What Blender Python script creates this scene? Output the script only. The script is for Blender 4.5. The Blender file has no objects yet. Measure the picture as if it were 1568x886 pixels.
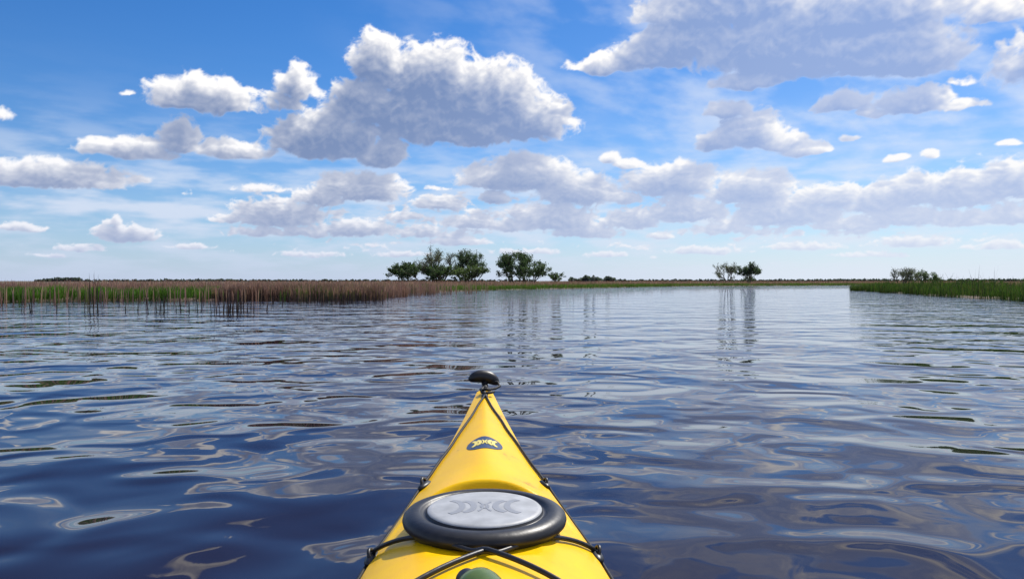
import bpy, bmesh, math, random
import numpy as np
from mathutils import Vector, Matrix
rng = np.random.default_rng(7); random.seed(7)
scene = bpy.context.scene
CAMH = 0.8
SUN_AZ, SUN_EL = 35.0, 47.0     # degrees, azimuth measured clockwise from +Y

# ------------------------------------------------------------------ helpers
def link(o):
    scene.collection.objects.link(o); return o
def new_mat(name):
    m = bpy.data.materials.new(name); m.use_nodes = True
    nt = m.node_tree; nt.nodes.clear()
    out = nt.nodes.new('ShaderNodeOutputMaterial')
    return m, nt, out
def N(nt, t, **kw):
    n = nt.nodes.new(t)
    for k, v in kw.items(): setattr(n, k, v)
    return n
def simple_mat(name, col, rough=0.5, noise=0.0, nscale=20, bump=0.0, spec=0.5, coat=0.0):
    m, nt, out = new_mat(name)
    b = N(nt, 'ShaderNodeBsdfPrincipled')
    b.inputs['Roughness'].default_value = rough
    b.inputs['Specular IOR Level'].default_value = spec
    b.inputs['Coat Weight'].default_value = coat
    tc = N(nt, 'ShaderNodeTexCoord')
    nz = N(nt, 'ShaderNodeTexNoise'); nz.inputs['Scale'].default_value = nscale; nz.inputs['Detail'].default_value = 6
    nt.links.new(tc.outputs['Object'], nz.inputs['Vector'])
    rp = N(nt, 'ShaderNodeValToRGB')
    c = np.array(col)
    rp.color_ramp.elements[0].position = 0.3; rp.color_ramp.elements[1].position = 0.7
    rp.color_ramp.elements[0].color = (*(c*(1-noise)), 1); rp.color_ramp.elements[1].color = (*np.minimum(c*(1+noise), 1), 1)
    nt.links.new(nz.outputs['Fac'], rp.inputs['Fac']); nt.links.new(rp.outputs['Color'], b.inputs['Base Color'])
    if bump:
        bp = N(nt, 'ShaderNodeBump'); bp.inputs['Strength'].default_value = bump; bp.inputs['Distance'].default_value = 0.002
        nt.links.new(nz.outputs['Fac'], bp.inputs['Height']); nt.links.new(bp.outputs['Normal'], b.inputs['Normal'])
    nt.links.new(b.outputs['BSDF'], out.inputs['Surface'])
    return m
def foliage_mat(name, trans=0.4, tint=(1.2, 1.3, 0.7)):
    m, nt, out = new_mat(name)
    at = N(nt, 'ShaderNodeAttribute', attribute_name='Col')
    b = N(nt, 'ShaderNodeBsdfPrincipled'); b.inputs['Roughness'].default_value = 0.65
    b.inputs['Specular IOR Level'].default_value = 0.25
    t = N(nt, 'ShaderNodeBsdfTranslucent')
    mx = N(nt, 'ShaderNodeMixShader'); mx.inputs[0].default_value = trans
    mul = N(nt, 'ShaderNodeVectorMath', operation='MULTIPLY'); mul.inputs[1].default_value = tint
    nt.links.new(at.outputs['Color'], b.inputs['Base Color'])
    nt.links.new(at.outputs['Color'], mul.inputs[0]); nt.links.new(mul.outputs[0], t.inputs['Color'])
    nt.links.new(b.outputs[0], mx.inputs[1]); nt.links.new(t.outputs[0], mx.inputs[2])
    nt.links.new(mx.outputs[0], out.inputs['Surface'])
    return m
def fast_mesh(name, verts, faces_list, mats, smooth=False, cols=None, mat_idx=None):
    """faces_list : list of int arrays (n,k)"""
    me = bpy.data.meshes.new(name)
    verts = np.asarray(verts, np.float32)
    me.vertices.add(len(verts)); me.vertices.foreach_set('co', verts.ravel())
    loops = np.concatenate([f.ravel() for f in faces_list]).astype(np.int32)
    tot = np.concatenate([np.full(len(f), f.shape[1]) for f in faces_list]).astype(np.int32)
    start = np.concatenate([[0], np.cumsum(tot)[:-1]]).astype(np.int32)
    me.loops.add(len(loops)); me.loops.foreach_set('vertex_index', loops)
    me.polygons.add(len(tot)); me.polygons.foreach_set('loop_start', start); me.polygons.foreach_set('loop_total', tot)
    if mat_idx is not None: me.polygons.foreach_set('material_index', np.asarray(mat_idx, np.int32))
    me.polygons.foreach_set('use_smooth', np.full(len(tot), smooth))
    me.update(calc_edges=True); me.validate()
    if cols is not None:
        a = me.color_attributes.new('Col', 'FLOAT_COLOR', 'POINT')
        a.data.foreach_set('color', np.asarray(cols, np.float32).ravel())
    for m in mats: me.materials.append(m)
    return link(bpy.data.objects.new(name, me))

# numpy gradient noise
PERM = np.random.default_rng(3).permutation(256).astype(np.int32); PERM = np.concatenate([PERM, PERM])
GA = np.linspace(0, 2*np.pi, 256, endpoint=False).astype(np.float32); GX, GY = np.cos(GA), np.sin(GA)
def perlin(x, y, seed=0):
    x = x + seed*17.31; y = y + seed*9.77
    x0 = np.floor(x); y0 = np.floor(y); fx = (x-x0).astype(np.float32); fy = (y-y0).astype(np.float32)
    xi = x0.astype(np.int32) & 255; yi = y0.astype(np.int32) & 255
    u = fx*fx*fx*(fx*(fx*6-15)+10); v = fy*fy*fy*(fy*(fy*6-15)+10)
    def g(ix, iy, dx, dy):
        h = PERM[PERM[ix & 255] + (iy & 255)]
        return GX[h]*dx + GY[h]*dy
    a = g(xi, yi, fx, fy); b = g(xi+1, yi, fx-1, fy); c = g(xi, yi+1, fx, fy-1); d = g(xi+1, yi+1, fx-1, fy-1)
    return (a+(b-a)*u) + ((c+(d-c)*u)-(a+(b-a)*u))*v
def fbm(x, y, o=5, seed=0, gain=0.5, billow=False):
    s = 0; a = 1.0; f = 1.0
    for i in range(o):
        n = perlin(x*f, y*f, seed+i)
        s = s + a*((0.32-1.6*np.abs(n)) if billow else n)
        a *= gain; f *= 2.05
    return s
def sstep(a, b, x):
    t = np.clip((x-a)/(b-a), 0, 1); return t*t*(3-2*t)

# ------------------------------------------------------------------ world + sun
w = bpy.data.worlds.new("World"); scene.world = w; w.use_nodes = True
nt = w.node_tree; nt.nodes.clear()
sky = N(nt, 'ShaderNodeTexSky', sky_type='NISHITA'); sky.sun_disc = False
sky.sun_elevation = math.radians(SUN_EL); sky.sun_rotation = math.radians(SUN_AZ)
sky.air_density = 1.0; sky.dust_density = 0.2; sky.ozone_density = 4.0
hs = N(nt, 'ShaderNodeHueSaturation'); hs.inputs['Saturation'].default_value = 1.28
tint = N(nt, 'ShaderNodeVectorMath', operation='MULTIPLY'); tint.inputs[1].default_value = (0.58, 0.83, 1.06)
bg = N(nt, 'ShaderNodeBackground'); bg.inputs['Strength'].default_value = 0.108
wo = N(nt, 'ShaderNodeOutputWorld')
nt.links.new(sky.outputs[0], hs.inputs['Color']); nt.links.new(hs.outputs[0], tint.inputs[0]); nt.links.new(tint.outputs[0], bg.inputs[0]); nt.links.new(bg.outputs[0], wo.inputs[0])
sd = Vector((math.sin(math.radians(SUN_AZ))*math.cos(math.radians(SUN_EL)),
             math.cos(math.radians(SUN_AZ))*math.cos(math.radians(SUN_EL)), math.sin(math.radians(SUN_EL))))
sl = bpy.data.lights.new('sun', 'SUN'); sl.energy = 4.8; sl.angle = math.radians(0.5); sl.color = (1, 0.95, 0.87)
so = link(bpy.data.objects.new('sun', sl)); so.rotation_euler = sd.to_track_quat('Z', 'Y').to_euler(); so.location = (10, 20, 30)

# ------------------------------------------------------------------ cloud layer (sky dome)
def dense(a, b, st): return np.arange(a, b, st)
az = np.concatenate([dense(-180, -50, 1.5), dense(-50, -37, 0.25), dense(-37, 37, 0.07), dense(37, 50, 0.25), dense(50, 180.01, 1.5)])
az[-1] = 180.0
el = np.concatenate([dense(-3, 0, 0.5), dense(0, 22, 0.065), dense(22, 34, 0.2), dense(34, 89, 0.8), [90.0]])
U, V = np.meshgrid(az.astype(np.float32), el.astype(np.float32))
F = 1132.0
CL = [ # big central cumulus
 (585,88,42,36,1.1),(660,112,75,44,1.15),(735,140,80,46,1.2),(805,175,62,36,1.15),(600,160,85,36,1.1),(700,190,115,30,1.1),(545,135,38,18,.9),
 (457,122,32,28,1),(430,150,40,16,.7),(320,140,78,28,1.05),(270,150,35,16,.8),
 (505,205,78,34,1.15),(585,228,36,26,1),(450,215,40,18,.9),(550,195,45,22,.9),
 (280,205,32,26,.85),(195,222,70,18,.95),(360,224,54,16,.95),(85,262,110,22,1.05),(15,262,60,20,1),(210,272,30,8,.5),(195,140,20,8,.4),
 (195,352,46,15,.95),(175,335,16,10,.8),(35,343,34,8,.8),(125,374,40,7,.7),(290,372,40,6,.6),(80,385,40,5,.5),
 (565,283,54,22,1.05),(520,275,34,16,.9),(430,322,70,22,1.05),(490,297,40,15,.9),(545,345,60,14,.95),(400,284,50,8,.6),(350,330,30,9,.7),(400,350,60,10,.7),(470,350,50,11,.8),
 (800,262,80,26,1.1),(745,272,40,13,.85),(885,287,56,24,1.1),(757,298,22,12,1),(850,330,60,20,1.1),(890,348,50,13,.95),(675,305,44,13,.85),(720,335,46,12,.85),(640,350,54,11,.75),(780,340,44,12,.8),(620,325,40,10,.6),
 (935,240,17,11,1),(962,248,24,9,1),
 (1030,272,66,26,1.1),(1045,252,24,16,.95),(1050,318,56,18,1.1),(975,330,38,17,1),(1010,357,18,6,.9),(950,298,34,12,.8),(920,352,40,9,.7),
 (1150,195,46,30,1),(1115,165,36,15,.95),(1095,213,32,17,1),(1235,225,38,11,.95),(1190,212,40,15,.9),
 (1150,283,58,26,1.1),(1200,322,76,20,1.15),(1270,296,54,19,1.05),(1340,300,52,22,1.0),(1400,285,60,25,1.05),(1470,285,70,28,1.1),(1550,270,60,30,1.1),(1380,328,70,15,1),(1470,328,60,15,.9),(1550,322,56,18,1),(1300,338,60,12,.85),(1110,345,50,11,.8),
 (1000,82,66,24,1.05),(925,96,50,15,1),(1060,55,74,36,1.1),(1190,60,110,46,1.25),(1290,70,120,42,1.3),(1400,70,70,42,1.1),(1150,120,66,14,.9),(1030,15,60,22,.9),(1120,0,120,40,1.2),(1300,10,150,46,1.25),(1240,105,50,12,.6),
 (1290,152,40,16,1),(1335,168,24,10,.9),(1400,150,55,20,1.05),(1480,155,34,10,1),
 (1530,8,55,26,1.05),(1552,92,26,12,.9),(1540,212,20,7,.8),(1370,238,18,6,.9),(1420,232,16,8,.9),(1300,205,18,5,.6),(1470,120,28,9,.5),
 (10,170,18,14,.6),(620,385,50,6,.6),(700,365,50,8,.7),(1080,378,60,8,.7),(1230,372,60,8,.7),(930,385,40,6,.6),(1400,365,70,9,.75),(1530,370,50,8,.7),(1330,385,60,6,.6),(800,380,60,6,.6),(480,385,60,6,.6),
 (1700,60,160,60,1.2),(1720,220,90,40,1),(1800,300,160,30,1),(-120,190,90,26,1),(-200,300,150,24,1),
 (800,-160,120,36,.9),(1150,-150,220,70,1.2),(1480,-200,180,80,1.2),(960,-260,160,50,1.1),(350,-230,80,30,.8)]
CD = []
for u, v, ru, rv, wt in CL:
    s = (u-784)/F; t = (430-v)/F
    a = math.degrees(math.atan(s)); e = math.degrees(math.atan(t*math.cos(math.atan(s))))
    k = math.degrees(1/F)
    CD.append((a, e, ru*k/(1+s*s)*1.10, rv*k/math.sqrt(1+s*s)/(1+t*t)*1.10, wt))
lowwin = np.exp(-((V-5.0)/3.4)**2)*sstep(-36, -10, U)
hi = sstep(5.0, 11.0, V)
msc = np.clip(V/12.0, 0.24, 1.15).astype(np.float32)
def field(U, V, octs):
    wu = U + 0.42*fbm(U/2.2, V/1.8, 2, 1); wv = V + (0.15+0.27*hi)*fbm(U/2.2, V/1.8, 2, 11)
    D = np.full(U.shape, -1.2, np.float32)
    ua, va = U[0], V[:, 0]
    for a, e, ru, rv, wt in CD:
        j = np.where((ua > a-ru*1.8-2) & (ua < a+ru*1.8+2))[0]; i = np.where((va > e-rv*1.8-2) & (va < e+rv*1.8+2))[0]
        if len(i) == 0 or len(j) == 0: continue
        sl_ = (slice(i[0], i[-1]+1), slice(j[0], j[-1]+1))
        dv = wv[sl_]-(e-rv*0.30); dv = np.where(dv < 0, dv*1.75, dv*0.82)
        q = ((wu[sl_]-a)/ru)**2 + (dv/rv)**2
        D[sl_] = np.maximum(D[sl_], wt*1.15 - q*0.9 - 0.05)
    D = np.maximum(D, 1.6*fbm(U/2.4, V/0.9, 3, 33)-0.10+(lowwin-1)*1.6)
    n = fbm(wu/1.7, wv/1.4, octs, 21, 0.55, True)*hi + fbm(wu/1.05, wv/0.70, octs-1, 41, 0.57, True)*(1-hi)
    return D + 0.72*n
D = field(U, V, 7)
tau = np.zeros_like(D); prev = 0
for dist in (0.30, 0.75, 1.4, 2.3, 3.3):
    Dk = field(U+msc*np.float32(0.45*dist), V+msc*np.float32(0.9*dist), 4 if dist < 1 else 2)
    tau += np.clip(Dk, 0, 1.4)*(dist-prev); prev = dist
D4 = field(U, V, 5); Dn = field(U+msc*0.18, V+msc*0.30, 5); Dw = field(U+msc*0.45, V+msc*0.7, 3)
L = np.exp(-(0.95+0.55*hi)*tau)
edge = np.exp(-np.clip(D, 0, 2)*2.4)
emb = np.clip(D4-Dn, -0.5, 0.6)*0.30+np.clip(D4-Dw, -0.9, 0.9)*0.34
L = L + emb*(0.40+0.60*L)
L = L + 0.42*edge*(1-np.clip(L, 0, 1))
L = L + 0.08*(1-hi)*(1-np.clip(L, 0, 1))
L = np.clip(L, 0, 1.1)
alpha = sstep(-0.10, 0.46, D)*0.985
bright_r = sstep(-18, 28, U)
streak = fbm(U/5.0, V/1.1, 5, 40)
veil = sstep(-0.45, 0.6, streak)*np.exp(-((V-5.0)/4.8)**2)*0.85
cirr = sstep(-0.35, 0.6, fbm(U/6+V/9, V/3.0, 6, 50))*bright_r*0.7*sstep(5, 12, V)
mask_f = sstep(62, 42, np.abs(U))*sstep(46, 34, V)
alpha = alpha*mask_f
r = np.cos(np.radians(V))/(np.sin(np.radians(np.maximum(V, 0)))+0.12)
PX, PY = np.sin(np.radians(U))*r, np.cos(np.radians(U))*r
def gfield(x, y): return fbm(x*1.3, y*1.3, 5, 60, 0.55)+0.25*fbm(x*4, y*4, 4, 70, 0.5, True)
gb = 0.14*sstep(-10, 30, U)*sstep(110, 70, U)-0.10*sstep(10, -20, U)*sstep(100, 60, np.abs(U))
G = gfield(PX, PY)+gb; G2 = gfield(PX+0.1, PY+0.12)+gb
ga = sstep(0.0, 0.22, G)*(1-mask_f)
dirs = np.stack([np.sin(np.radians(U))*np.cos(np.radians(V)), np.cos(np.radians(U))*np.cos(np.radians(V)), np.sin(np.radians(V))], -1)
sund = np.arccos(np.clip(dirs @ np.array(sd), -1, 1))
ga = ga*sstep(0.12, 0.25, sund)
GL = np.clip(0.95-1.2*np.clip(G, 0, 1)+1.2*(G-G2), 0.1, 1)
lit = np.array([1.0, 0.985, 0.985]); shd = np.array([0.165, 0.245, 0.45])
def shade(Lm):
    s_ = shd[None, None]*(1+0.60*bright_r[..., None])
    return s_ + (lit-s_)*np.clip(Lm, 0, 1.12)[..., None]
def over(c1, a1, c2, a2):
    a = a1+a2*(1-a1); c = (c1*a1[..., None]+c2*(a2*(1-a1))[..., None])/np.maximum(a, 1e-5)[..., None]
    return c, a
vc = np.ones(U.shape+(3,))*np.array([0.76, 0.83, 0.95])
col, al = over(shade(L), alpha, vc, np.clip(veil+cirr*mask_f, 0, 1))
col, al = over(shade(GL), ga, col, al)
hazec = np.array([0.55, 0.63, 0.84])*(1-bright_r[..., None])+np.array([0.74, 0.81, 0.93])*bright_r[..., None]
ha = 0.86*np.exp(-np.maximum(V, 0)/4.4)+(0.04+0.15*bright_r)*np.exp(-np.maximum(V, 0)/16)
ha = ha*sstep(0.05, 0.25, sund)
col, al = over(hazec, ha, col, al)
R = 6000.0
P = dirs*R; P[..., 2] -= 20
nr, nc = U.shape
idx = np.arange(nr*nc).reshape(nr, nc)
q = np.stack([idx[:-1, :-1], idx[1:, :-1], idx[1:, 1:], idx[:-1, 1:]], -1).reshape(-1, 4)
m, nt, out = new_mat('cloud_layer')
at = N(nt, 'ShaderNodeAttribute', attribute_name='Col'); em = N(nt, 'ShaderNodeEmission'); tr = N(nt, 'ShaderNodeBsdfTransparent'); mx = N(nt, 'ShaderNodeMixShader')
nt.links.new(at.outputs['Color'], em.inputs[0]); nt.links.new(at.outputs['Alpha'], mx.inputs[0])
nt.links.new(tr.outputs[0], mx.inputs[1]); nt.links.new(em.outputs[0], mx.inputs[2]); nt.links.new(mx.outputs[0], out.inputs[0])
try: m.cycles.emission_sampling = 'NONE'
except Exception as e: print(e)
fast_mesh('sky', P.reshape(-1, 3), [q], [m], True, np.concatenate([col, al[..., None]], -1).reshape(-1, 4))

# ------------------------------------------------------------------ shorelines / ground
def rough_line(pts, it=4, amp=0.10):
    r_ = random.Random(5); pts = [np.array(p, float) for p in pts]
    for k in range(it):
        o = []
        for a, b in zip(pts[:-1], pts[1:]):
            d = b-a; n = np.array([-d[1], d[0]])
            ln = np.linalg.norm(d); am = min(amp, 0.9/ln if ln > 9 else amp)
            o += [a, (a+b)/2+n*r_.uniform(-am, am)]
        o.append(pts[-1]); pts = o
    return np.array(pts)
left_shore = rough_line([(-60, 24), (-30, 27), (-19.6, 28.5), (-12, 30.5), (-5.6, 32.5)])
mid_shore = rough_line([(-5.6, 32.5), (-7.2, 38), (-7.4, 46), (-4.2, 57), (5.7, 75), (13, 90), (30, 113), (60, 130), (140, 160)])
right_shore = rough_line([(22, -20), (19.5, 15), (21.3, 31), (24.8, 45), (27, 54), (30, 65)])
right_back = rough_line([(30, 65), (40, 80), (60, 100), (300, 150)])
m_ground, nt, out = new_mat('marsh_soil')
b = N(nt, 'ShaderNodeBsdfPrincipled'); b.inputs['Roughness'].default_value = 0.95
tc = N(nt, 'ShaderNodeTexCoord'); nz = N(nt, 'ShaderNodeTexNoise'); nz.inputs['Scale'].default_value = 0.08; nz.inputs['Detail'].default_value = 8
rp = N(nt, 'ShaderNodeValToRGB'); rp.color_ramp.elements[0].position = .35; rp.color_ramp.elements[0].color = (.05, .07, .02, 1)
rp.color_ramp.elements[1].position = .6; rp.color_ramp.elements[1].color = (.15, .10, .07, 1)
nt.links.new(tc.outputs['Object'], nz.inputs[0]); nt.links.new(nz.outputs[0], rp.inputs[0]); nt.links.new(rp.outputs[0], b.inputs['Base Color']); nt.links.new(b.outputs[0], out.inputs[0])
def land(shore, a0, a1):
    """strip fan from the shoreline out to the horizon; a0..a1 bearing of the outward direction in degrees"""
    n = len(shore); cum = np.concatenate([[0], np.cumsum(np.linalg.norm(np.diff(shore, axis=0), axis=1))]); f = cum/cum[-1]
    ang = np.radians(a0+(a1-a0)*f); dv = np.stack([np.sin(ang), np.cos(ang)], -1)
    rows = [np.column_stack([shore-dv*0.25, np.full(n, -.9)]), np.column_stack([shore-dv*0.02, np.full(n, -.02)]), np.column_stack([shore+dv*0.5, np.full(n, .06)])]
    for dist in (4, 20, 90, 400, 1500, 5200): rows.append(np.column_stack([shore+dv*dist, np.full(n, .10)]))
    Vv = np.stack(rows, 0); k = len(rows); idx = np.arange(k*n).reshape(k, n)
    return Vv.reshape(-1, 3), np.stack([idx[:-1, :-1], idx[:-1, 1:], idx[1:, 1:], idx[1:, :-1]], -1).reshape(-1, 4)
shoreA = np.concatenate([left_shore, mid_shore[1:]]); shoreB = np.concatenate([right_shore, right_back[1:]])
VA, FA = land(shoreA, -88, 62); VB, FB = land(shoreB, 170, 78); FB = FB[:, ::-1]
bed = np.array([(-5500, -5500, -0.9), (5500, -5500, -0.9), (5500, 5500, -0.9), (-5500, 5500, -0.9)])
fast_mesh('ground', np.concatenate([VA, VB, bed]), [np.concatenate([FA, FB+len(VA), np.array([[0, 1, 2, 3]])+len(VA)+len(VB)])], [m_ground])

# ------------------------------------------------------------------ water
m_w, nt, out = new_mat('river_water')
b = N(nt, 'ShaderNodeBsdfPrincipled'); b.inputs['Base Color'].default_value = (0.016, 0.012, 0.022, 1)
b.inputs['Roughness'].default_value = 0.02; b.inputs['IOR'].default_value = 1.42
tc = N(nt, 'ShaderNodeTexCoord')
def wave(scale, sx, sy, det, dist, rot=0.0):
    mp = N(nt, 'ShaderNodeMapping'); mp.inputs['Scale'].default_value = (sx, sy, 1); mp.inputs['Rotation'].default_value = (0, 0, rot)
    n = N(nt, 'ShaderNodeTexNoise'); n.inputs['Scale'].default_value = scale; n.inputs['Detail'].default_value = det
    n.inputs['Roughness'].default_value = 0.4; n.inputs['Distortion'].default_value = dist
    nt.links.new(tc.outputs['Object'], mp.inputs[0]); nt.links.new(mp.outputs[0], n.inputs['Vector'])
    return n.outputs['Fac']
def madd(a, k, c=None):
    n = N(nt, 'ShaderNodeMath', operation='MULTIPLY_ADD'); nt.links.new(a, n.inputs[0]); n.inputs[1].default_value = k
    if c is None: n.inputs[2].default_value = 0
    else: nt.links.new(c, n.inputs[2])
    return n.outputs[0]
h = madd(wave(0.85, 0.9, 1.1, 0.0, 0.5, 0.12), 0.078)
h = madd(wave(2.1, 0.95, 1.1, 0.0, 1.1, -0.25), 0.026, h)
small = madd(wave(6.5, 1.0, 1.05, 0.0, 0.6, 0.3), 0.0050)
mk = N(nt, 'ShaderNodeMapRange'); mk.inputs[1].default_value = .45; mk.inputs[2].default_value = .66; mk.inputs[3].default_value = .05; nt.links.new(wave(.35, .6, 1, 1, .5), mk.inputs[0])
# breeze roughens the open river further out
sx_ = N(nt, 'ShaderNodeSeparateXYZ'); nt.links.new(tc.outputs['Object'], sx_.inputs[0])
far = N(nt, 'ShaderNodeMapRange'); far.inputs[1].default_value = 7; far.inputs[2].default_value = 38; far.inputs[3].default_value = 0; far.inputs[4].default_value = 2.6
nt.links.new(sx_.outputs['Y'], far.inputs[0])
sm_ = N(nt, 'ShaderNodeMath', operation='ADD'); nt.links.new(mk.outputs[0], sm_.inputs[0]); nt.links.new(far.outputs[0], sm_.inputs[1])
mm = N(nt, 'ShaderNodeMath', operation='MULTIPLY_ADD'); nt.links.new(small, mm.inputs[0]); nt.links.new(sm_.outputs[0], mm.inputs[1]); nt.links.new(h, mm.inputs[2])
h = mm.outputs[0]
bp = N(nt, 'ShaderNodeBump'); bp.inputs['Strength'].default_value = 1.0; bp.inputs['Distance'].default_value = 1.0
nt.links.new(h, bp.inputs['Height']); nt.links.new(bp.outputs[0], b.inputs['Normal']); nt.links.new(b.outputs[0], out.inputs[0])
fast_mesh('water', [(-5500, -5500, 0), (5500, -5500, 0), (5500, 5500, 0), (-5500, 5500, 0)], [np.array([[0, 1, 2, 3]])], [m_w])

# ------------------------------------------------------------------ reeds & grass
m_reed = foliage_mat('reed', 0.35, (1.2, 1.15, 0.9))
def blades(pts, hgt, wid, lean, cols, z0=0.02):
    n = len(pts); ang = rng.uniform(0, math.pi, n); la = rng.uniform(0, 2*math.pi, n)
    lx = np.cos(la)*lean*hgt; ly = np.sin(la)*lean*hgt
    dx = np.cos(ang)*wid/2; dy = np.sin(ang)*wid/2
    z0 = np.broadcast_to(np.asarray(z0, float), (n,))
    Vt = np.zeros((n, 5, 3))
    Vt[:, 0] = np.stack([pts[:, 0]-dx, pts[:, 1]-dy, z0-0.05], -1); Vt[:, 1] = np.stack([pts[:, 0]+dx, pts[:, 1]+dy, z0-0.05], -1)
    mxx = pts[:, 0]+lx*0.35; myy = pts[:, 1]+ly*0.35
    Vt[:, 2] = np.stack([mxx+dx*.8, myy+dy*.8, z0+hgt*.6], -1); Vt[:, 3] = np.stack([mxx-dx*.8, myy-dy*.8, z0+hgt*.6], -1)
    Vt[:, 4] = np.stack([pts[:, 0]+lx, pts[:, 1]+ly, z0+hgt*(1-0.3*lean**2)], -1)
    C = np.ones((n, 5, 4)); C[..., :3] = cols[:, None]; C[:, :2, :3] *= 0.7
    return Vt, C
def pal(n, cs, var=0.25):
    cs = np.array(cs); c = cs[rng.integers(0, len(cs), n)]
    return c*rng.uniform(1-var, 1+var, (n, 1))
def band(line, side, d0, d1, n, h0, h1, wid, cs, lean=0.2, z0=0.05, clump=0.5, hv=.45):
    seg = np.diff(line, axis=0); ln = np.linalg.norm(seg, axis=1); cum = np.concatenate([[0], np.cumsum(ln)])
    m_ = int(n*2.2); t = rng.uniform(0, cum[-1], m_); k = np.clip(np.searchsorted(cum, t)-1, 0, len(seg)-1)
    f = (t-cum[k])/ln[k]; base = line[k]+seg[k]*f[:, None]
    nrm = np.stack([-seg[k][:, 1], seg[k][:, 0]], -1)/ln[k][:, None]*side
    p = base + nrm*rng.uniform(d0, d1, m_)[:, None]
    dn = fbm(p[:, 0]*.6, p[:, 1]*.6, 4, 5)
    keep = rng.uniform(-.5, .5, m_) < dn*clump*1.8+0.05
    p = p[keep][:n]; dn = dn[keep][:n]; n = len(p)
    hn = fbm(p[:, 0]*.35, p[:, 1]*.35, 4, 15)
    hg = rng.uniform(h0, h1, n)*(1+hv*hn)*np.where(rng.random(n) < .03, 1.22, 1)
    cc = pal(n, cs)*(1+.5*fbm(p[:, 0]*.5, p[:, 1]*.5, 3, 25))[:, None]
    return blades(p, hg, rng.uniform(.7, 1.3, n)*wid, rng.uniform(0, lean, n), cc, z0)
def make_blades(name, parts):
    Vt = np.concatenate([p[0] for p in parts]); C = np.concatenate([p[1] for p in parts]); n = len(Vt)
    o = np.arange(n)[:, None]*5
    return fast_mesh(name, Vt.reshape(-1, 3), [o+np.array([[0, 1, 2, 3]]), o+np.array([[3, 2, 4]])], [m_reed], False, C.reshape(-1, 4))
BR = [(.30, .18, .15), (.25, .145, .125), (.37, .245, .19), (.19, .115, .10)]
DK = [(.035, .024, .024), (.05, .035, .032), (.02, .016, .018)]
DB = [(.12, .075, .06), (.16, .10, .08), (.09, .06, .05)]
GR = [(.07, .17, .015), (.10, .22, .022), (.045, .11, .013)]
GD = [(.04, .095, .013), (.06, .125, .016), (.028, .06, .012), (.09, .11, .03)]
GB = [(.12, .14, .04), (.18, .14, .07), (.07, .13, .025)]
wl = left_shore[left_shore[:, 0] < -12.0]; wr = left_shore[left_shore[:, 0] >= -12.4]
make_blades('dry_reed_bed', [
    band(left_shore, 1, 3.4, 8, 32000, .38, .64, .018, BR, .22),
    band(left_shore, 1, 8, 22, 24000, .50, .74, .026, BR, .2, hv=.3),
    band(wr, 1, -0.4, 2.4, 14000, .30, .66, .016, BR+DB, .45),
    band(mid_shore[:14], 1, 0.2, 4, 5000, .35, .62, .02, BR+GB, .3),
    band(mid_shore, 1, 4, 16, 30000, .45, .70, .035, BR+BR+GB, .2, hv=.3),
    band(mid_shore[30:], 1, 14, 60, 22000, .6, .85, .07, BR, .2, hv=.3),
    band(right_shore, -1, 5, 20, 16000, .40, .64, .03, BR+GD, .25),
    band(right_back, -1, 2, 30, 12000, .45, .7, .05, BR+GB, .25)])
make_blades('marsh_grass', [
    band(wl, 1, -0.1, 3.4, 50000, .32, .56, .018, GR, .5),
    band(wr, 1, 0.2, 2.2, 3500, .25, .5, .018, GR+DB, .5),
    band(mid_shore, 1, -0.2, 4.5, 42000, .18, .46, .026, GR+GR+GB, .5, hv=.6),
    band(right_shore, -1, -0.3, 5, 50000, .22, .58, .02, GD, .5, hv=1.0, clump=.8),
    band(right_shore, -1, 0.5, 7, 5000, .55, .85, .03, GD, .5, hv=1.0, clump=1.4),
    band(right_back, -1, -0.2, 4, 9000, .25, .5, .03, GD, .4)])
def cluster(cx, cy, sx, sy, n, h0, h1, wd=1.0):
    p = np.stack([rng.normal(cx, sx, n), rng.normal(cy, sy, n)], -1)
    return blades(p, rng.uniform(h0, h1, n), rng.uniform(.020, .034, n)*wd, rng.uniform(0, .35, n)**1.2, pal(n, DK), -0.05)
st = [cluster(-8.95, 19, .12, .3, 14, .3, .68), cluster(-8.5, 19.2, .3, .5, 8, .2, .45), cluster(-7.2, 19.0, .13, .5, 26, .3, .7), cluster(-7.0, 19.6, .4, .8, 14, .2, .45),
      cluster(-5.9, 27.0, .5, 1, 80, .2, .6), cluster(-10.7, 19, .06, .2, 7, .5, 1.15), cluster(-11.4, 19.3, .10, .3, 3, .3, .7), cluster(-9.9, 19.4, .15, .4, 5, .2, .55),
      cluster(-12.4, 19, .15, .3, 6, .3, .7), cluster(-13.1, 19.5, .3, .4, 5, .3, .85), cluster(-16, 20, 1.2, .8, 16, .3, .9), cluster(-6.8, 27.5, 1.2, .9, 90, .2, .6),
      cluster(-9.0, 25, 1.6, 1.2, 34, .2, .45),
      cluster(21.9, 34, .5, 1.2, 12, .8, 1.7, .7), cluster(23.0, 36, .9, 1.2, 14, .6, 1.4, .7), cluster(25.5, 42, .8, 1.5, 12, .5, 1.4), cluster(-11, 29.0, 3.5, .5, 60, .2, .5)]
make_blades('reed_stalks', st)

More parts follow.
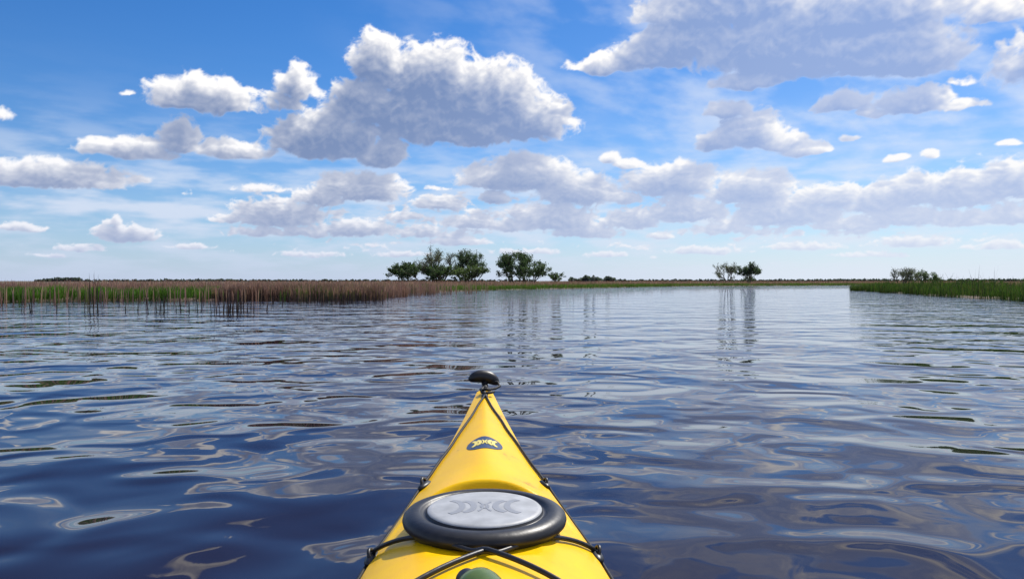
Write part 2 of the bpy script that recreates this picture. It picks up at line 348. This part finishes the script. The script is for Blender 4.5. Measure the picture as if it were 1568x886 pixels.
# ------------------------------------------------------------------ trees
m_bark = simple_mat('bark', (.10, .08, .065), .9, .3, 8)
m_leaf = foliage_mat('leaves', 0.4)
def tree(name, x, y, H, W, nleaf, lc, stems=3, seed=0, leafsize=.16, levels=4, haze=0.0, low=0.1):
    r_ = random.Random(seed); segs = []; tips = []
    def grow(p, d, ln, rad, lv):
        k = 3; q0 = p
        for i in range(k):
            d = (d+Vector((r_.gauss(0, .16), r_.gauss(0, .16), r_.gauss(0.03, .10)))).normalized()
            q1 = q0+d*ln/k; segs.append((q0.copy(), q1.copy(), rad*(1-.25*i/k), rad*(1-.25*(i+1)/k))); q0 = q1
            if lv >= 2: tips.append((q0.copy(), lv))
            if lv < levels and i > 0 and r_.random() < .75:
                s_ = Vector((r_.gauss(0, 1), r_.gauss(0, 1), r_.gauss(.2, .5))).normalized()
                grow(q0, (d*.55+s_*.8).normalized(), ln*r_.uniform(.5, .75), rad*.5, lv+1)
        if lv < levels:
            for _ in range(2):
                s_ = Vector((r_.gauss(0, 1), r_.gauss(0, 1), r_.gauss(.1, .4))).normalized()
                grow(q0, (d*.8+s_*.55).normalized(), ln*r_.uniform(.6, .8), rad*.65, lv+1)
    for s_ in range(stems):
        a = r_.uniform(0, 6.28); t = 0.0 if stems == 1 else r_.uniform(.25, .7)
        grow(Vector((math.cos(a)*.15*stems*.5, math.sin(a)*.15*stems*.5, 0)), Vector((math.cos(a)*t, math.sin(a)*t, 1)).normalized(), 1.0, .075 if stems > 1 else .11, 0)
    pts = np.array([t[0] for t in tips]); mn, mxp = pts.min(0), pts.max(0)
    S = np.array([W/(mxp[0]-mn[0]), W/(mxp[1]-mn[1]), H/mxp[2]]); off = np.array([-(mn[0]+mxp[0])/2, -(mn[1]+mxp[1])/2, 0])
    verts = []; faces = []; NS = 5
    for a, b_, ra, rb in segs:
        a = (np.array(a)+off)*S; b_ = (np.array(b_)+off)*S; d = Vector(b_-a).normalized(); ux = d.orthogonal().normalized(); uy = d.cross(ux)
        base = len(verts); sc = H/3.2
        for c_, rr in ((a, ra*sc), (b_, rb*sc)):
            for k in range(NS):
                t = 2*math.pi*k/NS; v_ = ux*math.cos(t)*rr+uy*math.sin(t)*rr; verts.append((c_[0]+v_.x, c_[1]+v_.y, c_[2]+v_.z))
        for k in range(NS): faces.append((base+k, base+(k+1) % NS, base+NS+(k+1) % NS, base+NS+k))
    nb = len(verts); nbf = len(faces)
    P_ = (pts+off)*S; P_ = P_[P_[:, 2] > low*H]
    rg = np.random.default_rng(seed)
    cl = rg.integers(0, len(P_), nleaf); c = P_[cl]+rg.normal(0, H*.032, (nleaf, 3))
    cbr = np.clip(rg.normal(1, .3, len(P_)), .45, 1.7)[cl]
    a = rg.normal(0, 1, (nleaf, 3)); a /= np.linalg.norm(a, axis=1)[:, None]; b2 = np.cross(a, rg.normal(0, 1, (nleaf, 3))); b2 /= np.linalg.norm(b2, axis=1)[:, None]
    sz = rg.uniform(.5, 1.2, nleaf)[:, None]*leafsize/2
    LV = np.stack([c-a*sz, c+b2*sz*.6, c+a*sz, c-b2*sz*.6], 1).reshape(-1, 3)
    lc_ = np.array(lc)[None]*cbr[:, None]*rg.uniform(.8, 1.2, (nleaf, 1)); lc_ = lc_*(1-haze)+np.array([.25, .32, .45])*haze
    VV = np.concatenate([np.array(verts), LV]); CC = np.ones((len(VV), 4)); CC[nb:, :3] = np.repeat(lc_, 4, 0)
    FF = np.concatenate([np.array(faces), nb+np.arange(nleaf*4).reshape(-1, 4)])
    o = fast_mesh(name, VV, [FF], [m_bark, m_leaf], False, CC, np.concatenate([np.zeros(nbf), np.ones(nleaf)]))
    o.location = (x, y, .08); o.rotation_euler = (0, 0, 0)
    return o
g1 = (.06, .10, .03); g2 = (.10, .14, .045); g3 = (.12, .13, .06)
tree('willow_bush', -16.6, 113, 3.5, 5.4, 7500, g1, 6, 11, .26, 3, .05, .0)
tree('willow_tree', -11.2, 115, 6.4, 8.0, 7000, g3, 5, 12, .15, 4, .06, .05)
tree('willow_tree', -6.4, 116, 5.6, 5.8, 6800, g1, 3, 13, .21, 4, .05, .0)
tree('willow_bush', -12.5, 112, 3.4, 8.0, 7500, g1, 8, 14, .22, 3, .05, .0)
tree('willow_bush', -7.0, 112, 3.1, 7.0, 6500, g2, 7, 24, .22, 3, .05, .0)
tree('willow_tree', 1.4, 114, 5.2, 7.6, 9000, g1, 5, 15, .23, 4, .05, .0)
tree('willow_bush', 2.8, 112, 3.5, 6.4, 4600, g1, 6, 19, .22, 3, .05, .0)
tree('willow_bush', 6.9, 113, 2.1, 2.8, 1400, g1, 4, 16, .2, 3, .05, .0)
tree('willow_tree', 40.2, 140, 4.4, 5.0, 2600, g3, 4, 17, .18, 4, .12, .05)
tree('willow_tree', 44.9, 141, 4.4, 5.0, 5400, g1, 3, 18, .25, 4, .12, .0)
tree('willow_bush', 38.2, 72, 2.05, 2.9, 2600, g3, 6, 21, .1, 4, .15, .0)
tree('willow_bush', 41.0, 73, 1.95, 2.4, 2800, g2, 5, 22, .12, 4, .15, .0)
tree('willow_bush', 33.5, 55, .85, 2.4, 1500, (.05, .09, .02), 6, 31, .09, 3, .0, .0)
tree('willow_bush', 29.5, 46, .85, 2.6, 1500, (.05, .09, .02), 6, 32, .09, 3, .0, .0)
def belt(name, parts, colr):
    C = []
    for (x0, x1, y, H, n) in parts:
        x = rng.uniform(x0, x1, n); env = H*(.35+.65*np.clip(.5+1.3*fbm(x/(H*1.1), x*0+y, 3, 31), 0, 1))
        z = env*rng.uniform(0, 1, n)**.7; C.append(np.stack([x, y+rng.normal(0, H*.5, n), z], -1))
    c = np.concatenate(C); n = len(c); sz = (c[:, 1]/420)[:, None]*rng.uniform(.5, 1.1, (n, 1))
    a = rng.normal(0, 1, (n, 3)); a /= np.linalg.norm(a, axis=1)[:, None]; b2 = np.cross(a, rng.normal(0, 1, (n, 3))); b2 /= np.linalg.norm(b2, axis=1)[:, None]
    LV = np.stack([c-a*sz, c+b2*sz*.7, c+a*sz, c-b2*sz*.7], 1).reshape(-1, 3)
    CC = np.ones((len(LV), 4)); CC[:, :3] = np.repeat(np.array(colr)*rng.uniform(.7, 1.3, (n, 1)), 4, 0)
    fast_mesh(name, LV, [np.arange(n*4).reshape(-1, 4)], [m_leaf], False, CC)
belt('distant_trees', [(24, 43, 310, 2.9, 1500), (30, 37, 305, 3.2, 500), (-400, 20, 620, 2.0, 2600), (-392, -362, 620, 3.6, 600), (-300, -240, 640, 2.4, 500),
    (60, 330, 700, 2.2, 2200), (330, 640, 760, 2.8, 2200)], (.08, .10, .10))

# ------------------------------------------------------------------ kayak
m_yel, nt, out = new_mat('yellow_polyethylene')
b = N(nt, 'ShaderNodeBsdfPrincipled'); b.inputs['Roughness'].default_value = 0.3; b.inputs['Specular IOR Level'].default_value = .22
tc = N(nt, 'ShaderNodeTexCoord')
n1 = N(nt, 'ShaderNodeTexNoise'); n1.inputs['Scale'].default_value = 14; n1.inputs['Detail'].default_value = 9; n1.inputs['Roughness'].default_value = .7
rp = N(nt, 'ShaderNodeValToRGB'); e = rp.color_ramp.elements
e[0].position = .28; e[0].color = (.36, .18, .0, 1); e[1].position = .37; e[1].color = (.94, .52, .0, 1)
e2 = e.new(.7); e2.color = (.99, .60, .0, 1)
n2 = N(nt, 'ShaderNodeTexNoise'); n2.inputs['Scale'].default_value = 120; n2.inputs['Detail'].default_value = 4
mp = N(nt, 'ShaderNodeMapping'); mp.inputs['Scale'].default_value = (1, .25, 1)
bp = N(nt, 'ShaderNodeBump'); bp.inputs['Strength'].default_value = .3; bp.inputs['Distance'].default_value = .001
rr = N(nt, 'ShaderNodeMapRange'); rr.inputs[3].default_value = .22; rr.inputs[4].default_value = .48
L_ = nt.links.new
L_(tc.outputs['Object'], n1.inputs[0]); L_(tc.outputs['Object'], mp.inputs[0]); L_(mp.outputs[0], n2.inputs[0])
L_(n1.outputs[0], rp.inputs[0]); L_(rp.outputs[0], b.inputs['Base Color']); L_(n2.outputs[0], bp.inputs['Height']); L_(bp.outputs[0], b.inputs['Normal'])
L_(n1.outputs[0], rr.inputs[0]); L_(rr.outputs[0], b.inputs['Roughness']); L_(b.outputs[0], out.inputs[0])
m_blk = simple_mat('black_rubber', (.010, .010, .013), .42, .35, 60, .3)
m_cord = simple_mat('black_cord', (.014, .014, .016), .6, .7, 300, .5, .3)
m_gry = simple_mat('grey_hatch_panel', (.38, .39, .40), .5, .2, 25, .15)
m_gry2 = simple_mat('grey_hatch_emblem', (.29, .30, .32), .4, .05, 30)
m_navy = simple_mat('navy_decal', (.02, .045, .11), .35, .1, 30)
m_ydec = simple_mat('yellow_decal', (.9, .72, .15), .35, .05, 30)
m_green = simple_mat('olive_plastic', (.10, .15, .02), .2, .3, 30)

kst = np.array([(-2.6, .012), (-2.2, .08), (-1.6, .19), (-.9, .275), (-.2, .292), (.5, .285), (.9, .256), (1.241, .216), (1.326, .204), (1.421, .186), (1.513, .169), (1.619, .151), (1.762, .127), (1.961, .096), (2.209, .064), (2.42, .040), (2.53, .028), (2.58, .014)])
def sm(xs, x, w_=.06):
    return sum(np.interp(np.asarray(x)+o*w_, xs[:, 0], xs[:, 1]) for o in (-1, -.5, 0, .5, 1))/5
def hw(d): return np.where(np.asarray(d) > 2.5, np.interp(d, kst[:, 0], kst[:, 1]), sm(kst, d, .05))
def ze(d): d = np.asarray(d, float); return np.where(d > 1.0, .30+.093*(d-1.24), .278+.0*d)*1.0 + np.where(d < -1.2, .05*(-1.2-d), 0)
zcst = np.array([(-2.6, .38), (-1.6, .35), (-.6, .35), (.4, .395), (.8, .392), (1.1, .382), (1.3, .384), (1.5, .398), (1.62, .405), (1.8, .407), (2.0, .413), (2.4, .427), (2.58, .43)])
HC, HR, ZS = 1.30, .144, .372
def deck_z(d, x):
    d = np.asarray(d, float); x = np.asarray(x, float); w_ = hw(d); s = np.clip(np.abs(x)/w_, 0, 1)
    e_ = ze(d); c = np.maximum(sm(zcst, d, .05), e_+.004)
    sh = np.sqrt(s*s+.004)-.063
    tent = 1-np.clip(sh/.939, 0, 1)**1.22; rnd = 1-s**2.4
    k = sstep(1.66, 1.46, d); p = tent*(1-k)+rnd*k
    z = e_+(c-e_)*p
    z = z - .010*sstep(.93, 1.0, s)
    rr_ = np.hypot(x, d-HC); t = sstep(HR+.036, HR+.012, rr_)
    z = z + .006*np.exp(-((rr_-(HR+.040))/.010)**2)*sstep(.0, .06, d-HC)*sstep(.98, .8, s)
    return z*(1-t)+np.minimum(z, ZS+.0)*t
kay = link(bpy.data.objects.new('kayak', None)); kay.rotation_euler = (0, 0, math.radians(2.12))
def child(o):
    o.parent = kay; return o
ds = np.concatenate([np.linspace(-2.6, 1.0, 120), np.linspace(1.0, 1.6, 150)[1:], np.linspace(1.6, 2.58, 110)[1:]])
ss = np.sin(np.linspace(-1, 1, 111)*math.pi/2)
Dg, Sg = np.meshgrid(ds, ss, indexing='ij'); Xg = Sg*hw(Dg); Zg = deck_z(Dg, Xg)
kz = np.interp(ds, [-2.6, -2.3, -1.8, -1, 1.2, 1.9, 2.3, 2.5, 2.58], [.30, .10, -.03, -.08, -.08, -.03, .08, .24, .39])
hull = []
for sx, order in ((1, 1), (-1, -1)):
    rows = []
    for f, g in ((1.0, .02), (1.0, .12), (.97, .35), (.88, .62), (.66, .85), (.33, .96), (0.0, 1.0)):
        top = Zg[:, -1]; rows.append(np.stack([sx*hw(ds)*f, ds, top+(kz-top)*g], -1))
    hull.append(rows)
cols_ = [np.stack([Xg[:, j], Dg[:, j], Zg[:, j]], -1) for j in range(len(ss))]
ring = list(reversed(hull[1][:-1])) + cols_ + hull[0]
ring = [hull[1][-1]] + ring
A = np.stack(ring, 1); nr_, nc_ = A.shape[:2]
idx = np.arange(nr_*nc_).reshape(nr_, nc_)
q = np.stack([idx[:-1, :-1], idx[:-1, 1:], idx[1:, 1:], idx[1:, :-1]], -1).reshape(-1, 4)
child(fast_mesh('hull', A.reshape(-1, 3), [q], [m_yel], True))
def lathe(name, prof, mats, segmat, n=96, loc=(0, 0, 0), sy=1.0):
    t = np.linspace(0, 2*np.pi, n, endpoint=False); vs = []
    for r_, z in prof: vs.append(np.stack([np.cos(t)*r_, np.sin(t)*r_*sy, np.full(n, z)], -1))
    vs = np.concatenate(vs); fs = []; mi = []
    for k in range(len(prof)-1):
        for i in range(n):
            j = (i+1) % n; fs.append((k*n+i, (k+1)*n+i, (k+1)*n+j, k*n+j)); mi.append(segmat[k])
    o = fast_mesh(name, vs, [np.array(fs)], mats, True, None, mi); o.location = loc; return child(o)
lathe('hatch_cover', [(.0005, .4035), (.05, .4033), (.092, .4020), (.0985, .4010), (.1010, .3985), (.1025, .3945), (.1045, .3935), (.109, .3938), (.112, .3975), (.1155, .3995), (.128, .3988), (.137, .3955), (.1425, .390), (.144, .384), (.1425, .378), (.138, .3735), (.134, .368)],
      [m_gry, m_blk], [0]*4+[1]*12, 128, (0, HC, 0))
def arc_shape(cx, cy, ro, ri, shift, a0, a1, n=26):
    out_, in_ = [], []
    for k in range(n+1):
        a = math.radians(a0+(a1-a0)*k/n)
        out_.append((cx+ro*math.cos(a), cy+ro*math.sin(a))); in_.append((cx+shift+ri*math.cos(a), cy+ri*math.sin(a)))
    return [(out_[k], out_[k+1], in_[k+1], in_[k]) for k in range(n)]
def emblem(name, quads, zf, mat, th, cy):
    vs = []; fs = []
    for qd in quads:
        b0 = len(vs)
        for (x, y) in qd: vs.append((x, y+cy, zf(x, y+cy)+th))
        for (x, y) in qd: vs.append((x, y+cy, zf(x, y+cy)-.001))
        fs.append((b0, b0+1, b0+2, b0+3))
        for k in range(4): fs.append((b0+k, b0+4+k, b0+4+(k+1) % 4, b0+(k+1) % 4))
    return child(fast_mesh(name, vs, [np.array(fs)], [mat]))
def motif(S, Sy, w_=.05, sh=.03):
    """)) o (( : two nested crescents either side of a ring crossed by two arcs"""
    q = []
    for cx, sg, rr_ in ((-1.02, 1, .46), (1.02, -1, .46), (-.62, 1, .40), (.62, -1, .40)):
        a0, a1 = (-80, 80) if sg > 0 else (100, 260)
        q += arc_shape(cx, 0, rr_, rr_-w_*1.6, -.10*sg, a0, a1)
    q += arc_shape(-.42, 0, .40, .40-w_, 0, -52, 52, 16); q += arc_shape(.42, 0, .40, .40-w_, 0, 128, 232, 16)
    q += arc_shape(0, 0, .14, .14-w_, 0, 0, 360, 24)
    return [tuple((x*S, y*S*Sy) for x, y in qq) for qq in q]
emblem('hatch_emblem', motif(.060, 1.5, .055, .04), lambda x, y: .4033-.0014*((x*x+(y-HC)**2)/.0085), m_gry2, .0008, HC)
DC = 1.80
dq = []
for i in range(10):
    for k in range(40):
        r0, r1 = i/10, (i+1)/10; a0, a1 = 2*math.pi*k/40, 2*math.pi*(k+1)/40
        dq.append(tuple((.044*r_*math.cos(a), .060*r_*math.sin(a)) for r_, a in ((r0, a0), (r1, a0), (r1, a1), (r0, a1))))
emblem('deck_decal', dq, lambda x, y: float(deck_z(y, x)), m_navy, .0012, DC)
emblem('decal_emblem', motif(.030, 2.2, .10, .05), lambda x, y: float(deck_z(y, x)), m_ydec, .0024, DC)
def cord(name, pts, rad, mat, res=8):
    cu = bpy.data.curves.new(name, 'CURVE'); cu.dimensions = '3D'; cu.bevel_depth = rad; cu.bevel_resolution = 3; cu.resolution_u = res
    sp = cu.splines.new('POLY'); sp.points.add(len(pts)-1)
    for p_, c in zip(sp.points, pts): p_.co = (*c, 1)
    cu.materials.append(mat); return child(link(bpy.data.objects.new(name, cu)))
def on_deck(ds_, ss_, lift, n=80, w=0.0):
    t = np.linspace(0, 1, n); d = np.interp(t, np.linspace(0, 1, len(ds_)), ds_); s = np.interp(t, np.linspace(0, 1, len(ss_)), ss_)
    x = s*hw(d)+w*np.sin(t*21); return [(float(a), float(b_), float(deck_z(b_, np.clip(a, -hw(b_), hw(b_))))+lift) for a, b_ in zip(x, d)]
for sg, nm in ((-1, 'port'), (1, 'starboard')):
    cord('deck_line_'+nm, on_deck([2.40, 2.28, 2.10, 1.96, 1.80, 1.66], [0, sg*.30, sg*.62, sg*.78, sg*.88, sg*.93], .005, 90, .0012), .0033, m_cord)
    cord('deck_line_aft_'+nm, on_deck([1.66, 1.5, 1.4, 1.3, 1.1, .8], [sg*.95, sg*.99, sg*.99, sg*.98, sg*.985, sg*.98], .006, 90, .0012), .0033, m_cord)
    pts = []
    for t in np.linspace(0, 1, 60):
        d = 1.305+(.90-1.305)*t; x0 = -sg*.96*float(hw(1.305)); x1 = sg*.96*float(hw(.90)); x = x0+(x1-x0)*t
        pts.append((x, d, float(deck_z(d, x))+.007+(.003 if sg > 0 else 0)))
    cord('bungee_'+nm, pts, .0042, m_blk)
def fitting(name, s, d, sc=1.0, rot=0):
    x = s*float(hw(d)); z = float(deck_z(d, x)); bm = bmesh.new()
    bmesh.ops.create_uvsphere(bm, u_segments=20, v_segments=12, radius=1)
    for v in bm.verts: v.co = Vector((v.co.x*.012, v.co.y*.026, max(v.co.z, -.3)*.008))*sc
    R1, r1 = .011*sc, .0032*sc; rg_ = []
    for k in range(13):
        a = math.pi*k/12; row = []
        for j in range(8):
            bb = 2*math.pi*j/8; row.append(bm.verts.new(((r1*math.sin(bb)), (R1+r1*math.cos(bb))*math.cos(a), .004*sc+(R1+r1*math.cos(bb))*math.sin(a))))
        rg_.append(row)
    for k in range(12):
        for j in range(8): bm.faces.new((rg_[k][j], rg_[k][(j+1) % 8], rg_[k+1][(j+1) % 8], rg_[k+1][j]))
    me = bpy.data.meshes.new(name); bm.to_mesh(me); bm.free(); me.materials.append(m_blk)
    for p_ in me.polygons: p_.use_smooth = True
    o = child(link(bpy.data.objects.new(name, me))); o.location = (x, d, z+.001); o.rotation_euler = (0, (math.atan2(.06, .2)*1.2)*(1 if s > 0 else -1 if s < 0 else 0), rot)
fitting('pad_eye_1', -.90, 1.64, 1.1, -.3); fitting('pad_eye_2', .90, 1.64, .9, .3)
fitting('pad_eye_3', -.95, 1.30, 1.1, -.1); fitting('pad_eye_4', .95, 1.30, 1.1, .1); fitting('pad_eye_bow', 0, 2.40, .9, 0)
bm = bmesh.new(); rows = []
M = 22
for k in range(M+1):
    t = -1+2*k/M; x = t*.056; rr_ = .023*(1-abs(t)**3.2)**.5+.0006; zc = .014*(1-t*t)-.006
    rows.append([bm.verts.new((x, rr_*.9*math.cos(2*math.pi*j/14), zc+rr_*(.95*math.sin(2*math.pi*j/14)))) for j in range(14)])
for k in range(M):
    for j in range(14): bm.faces.new((rows[k][j], rows[k][(j+1) % 14], rows[k+1][(j+1) % 14], rows[k+1][j]))
me = bpy.data.meshes.new('toggle_grip'); bm.to_mesh(me); bm.free(); me.materials.append(m_blk)
for p_ in me.polygons: p_.use_smooth = True
o = child(link(bpy.data.objects.new('bow_toggle', me))); o.location = (-.002, 2.585, .458); o.rotation_euler = (.0, .16, .15)
cord('toggle_stem', [(0, 2.585, .455), (.0, 2.575, .44), (.002, 2.56, .432), (.0, 2.52, .431)], .011, m_blk)
cord('toggle_loop', [(.012, 2.58, .45), (.045, 2.57, .448), (.052, 2.55, .437), (.037, 2.53, .432), (.018, 2.50, .434), (.002, 2.46, .437), (-.010, 2.43, .435), (.0, 2.40, .436), (.02, 2.41, .436), (.03, 2.44, .434)], .0045, m_cord)
cord('toggle_knot', [(-.012, 2.45, .436), (.004, 2.44, .443), (.016, 2.455, .438), (.0, 2.475, .444), (-.012, 2.46, .438), (-.004, 2.42, .440)], .006, m_cord)
t = np.linspace(0, 2*np.pi, 64, endpoint=False); vs = []
prof = [(1.0, -.01), (1.06, .03), (1.10, .034), (1.10, .028), (1.0, .022), (.97, -.02), (.93, -.2), (.0, -.22)]
for f, z in prof: vs.append(np.stack([np.cos(t)*.205*f, .0+np.sin(t)*.42*f, .385+z+0*t], -1))
vs = np.concatenate(vs); fs = [(k*64+i, (k+1)*64+i, (k+1)*64+(i+1) % 64, k*64+(i+1) % 64) for k in range(len(prof)-1) for i in range(64)]
ck = child(fast_mesh('cockpit_rim', vs, [np.array(fs)], [m_blk], True)); ck.location = (0, -.05, 0)
bt = link(bpy.data.objects.new('drinking_bottle', None)); bt.parent = None
prof = [(.0005, .0), (.012, .0), (.0135, .002), (.0135, .016), (.015, .018), (.022, .026), (.031, .040), (.033, .052), (.033, .17), (.030, .18), (.0005, .182)]
o = lathe('bottle_body', [(r_, -z) for r_, z in prof], [m_blk, m_green], [0]*4+[1]*6, 40)
o.parent = bt; bt.location = (-.062, .965, .412); bt.rotation_euler = (math.radians(-86), 0, math.radians(25))

# ------------------------------------------------------------------ camera
cd = bpy.data.cameras.new('camera'); cd.lens = 26; cd.sensor_width = 36; cd.clip_end = 30000; cd.clip_start = .05
co = link(bpy.data.objects.new('camera', cd)); co.location = (0, 0, CAMH)
co.rotation_euler = (math.radians(90-0.66), 0, 0)
scene.camera = co
scene.view_settings.view_transform = 'Standard'; scene.view_settings.look = 'None'; scene.view_settings.exposure = 0
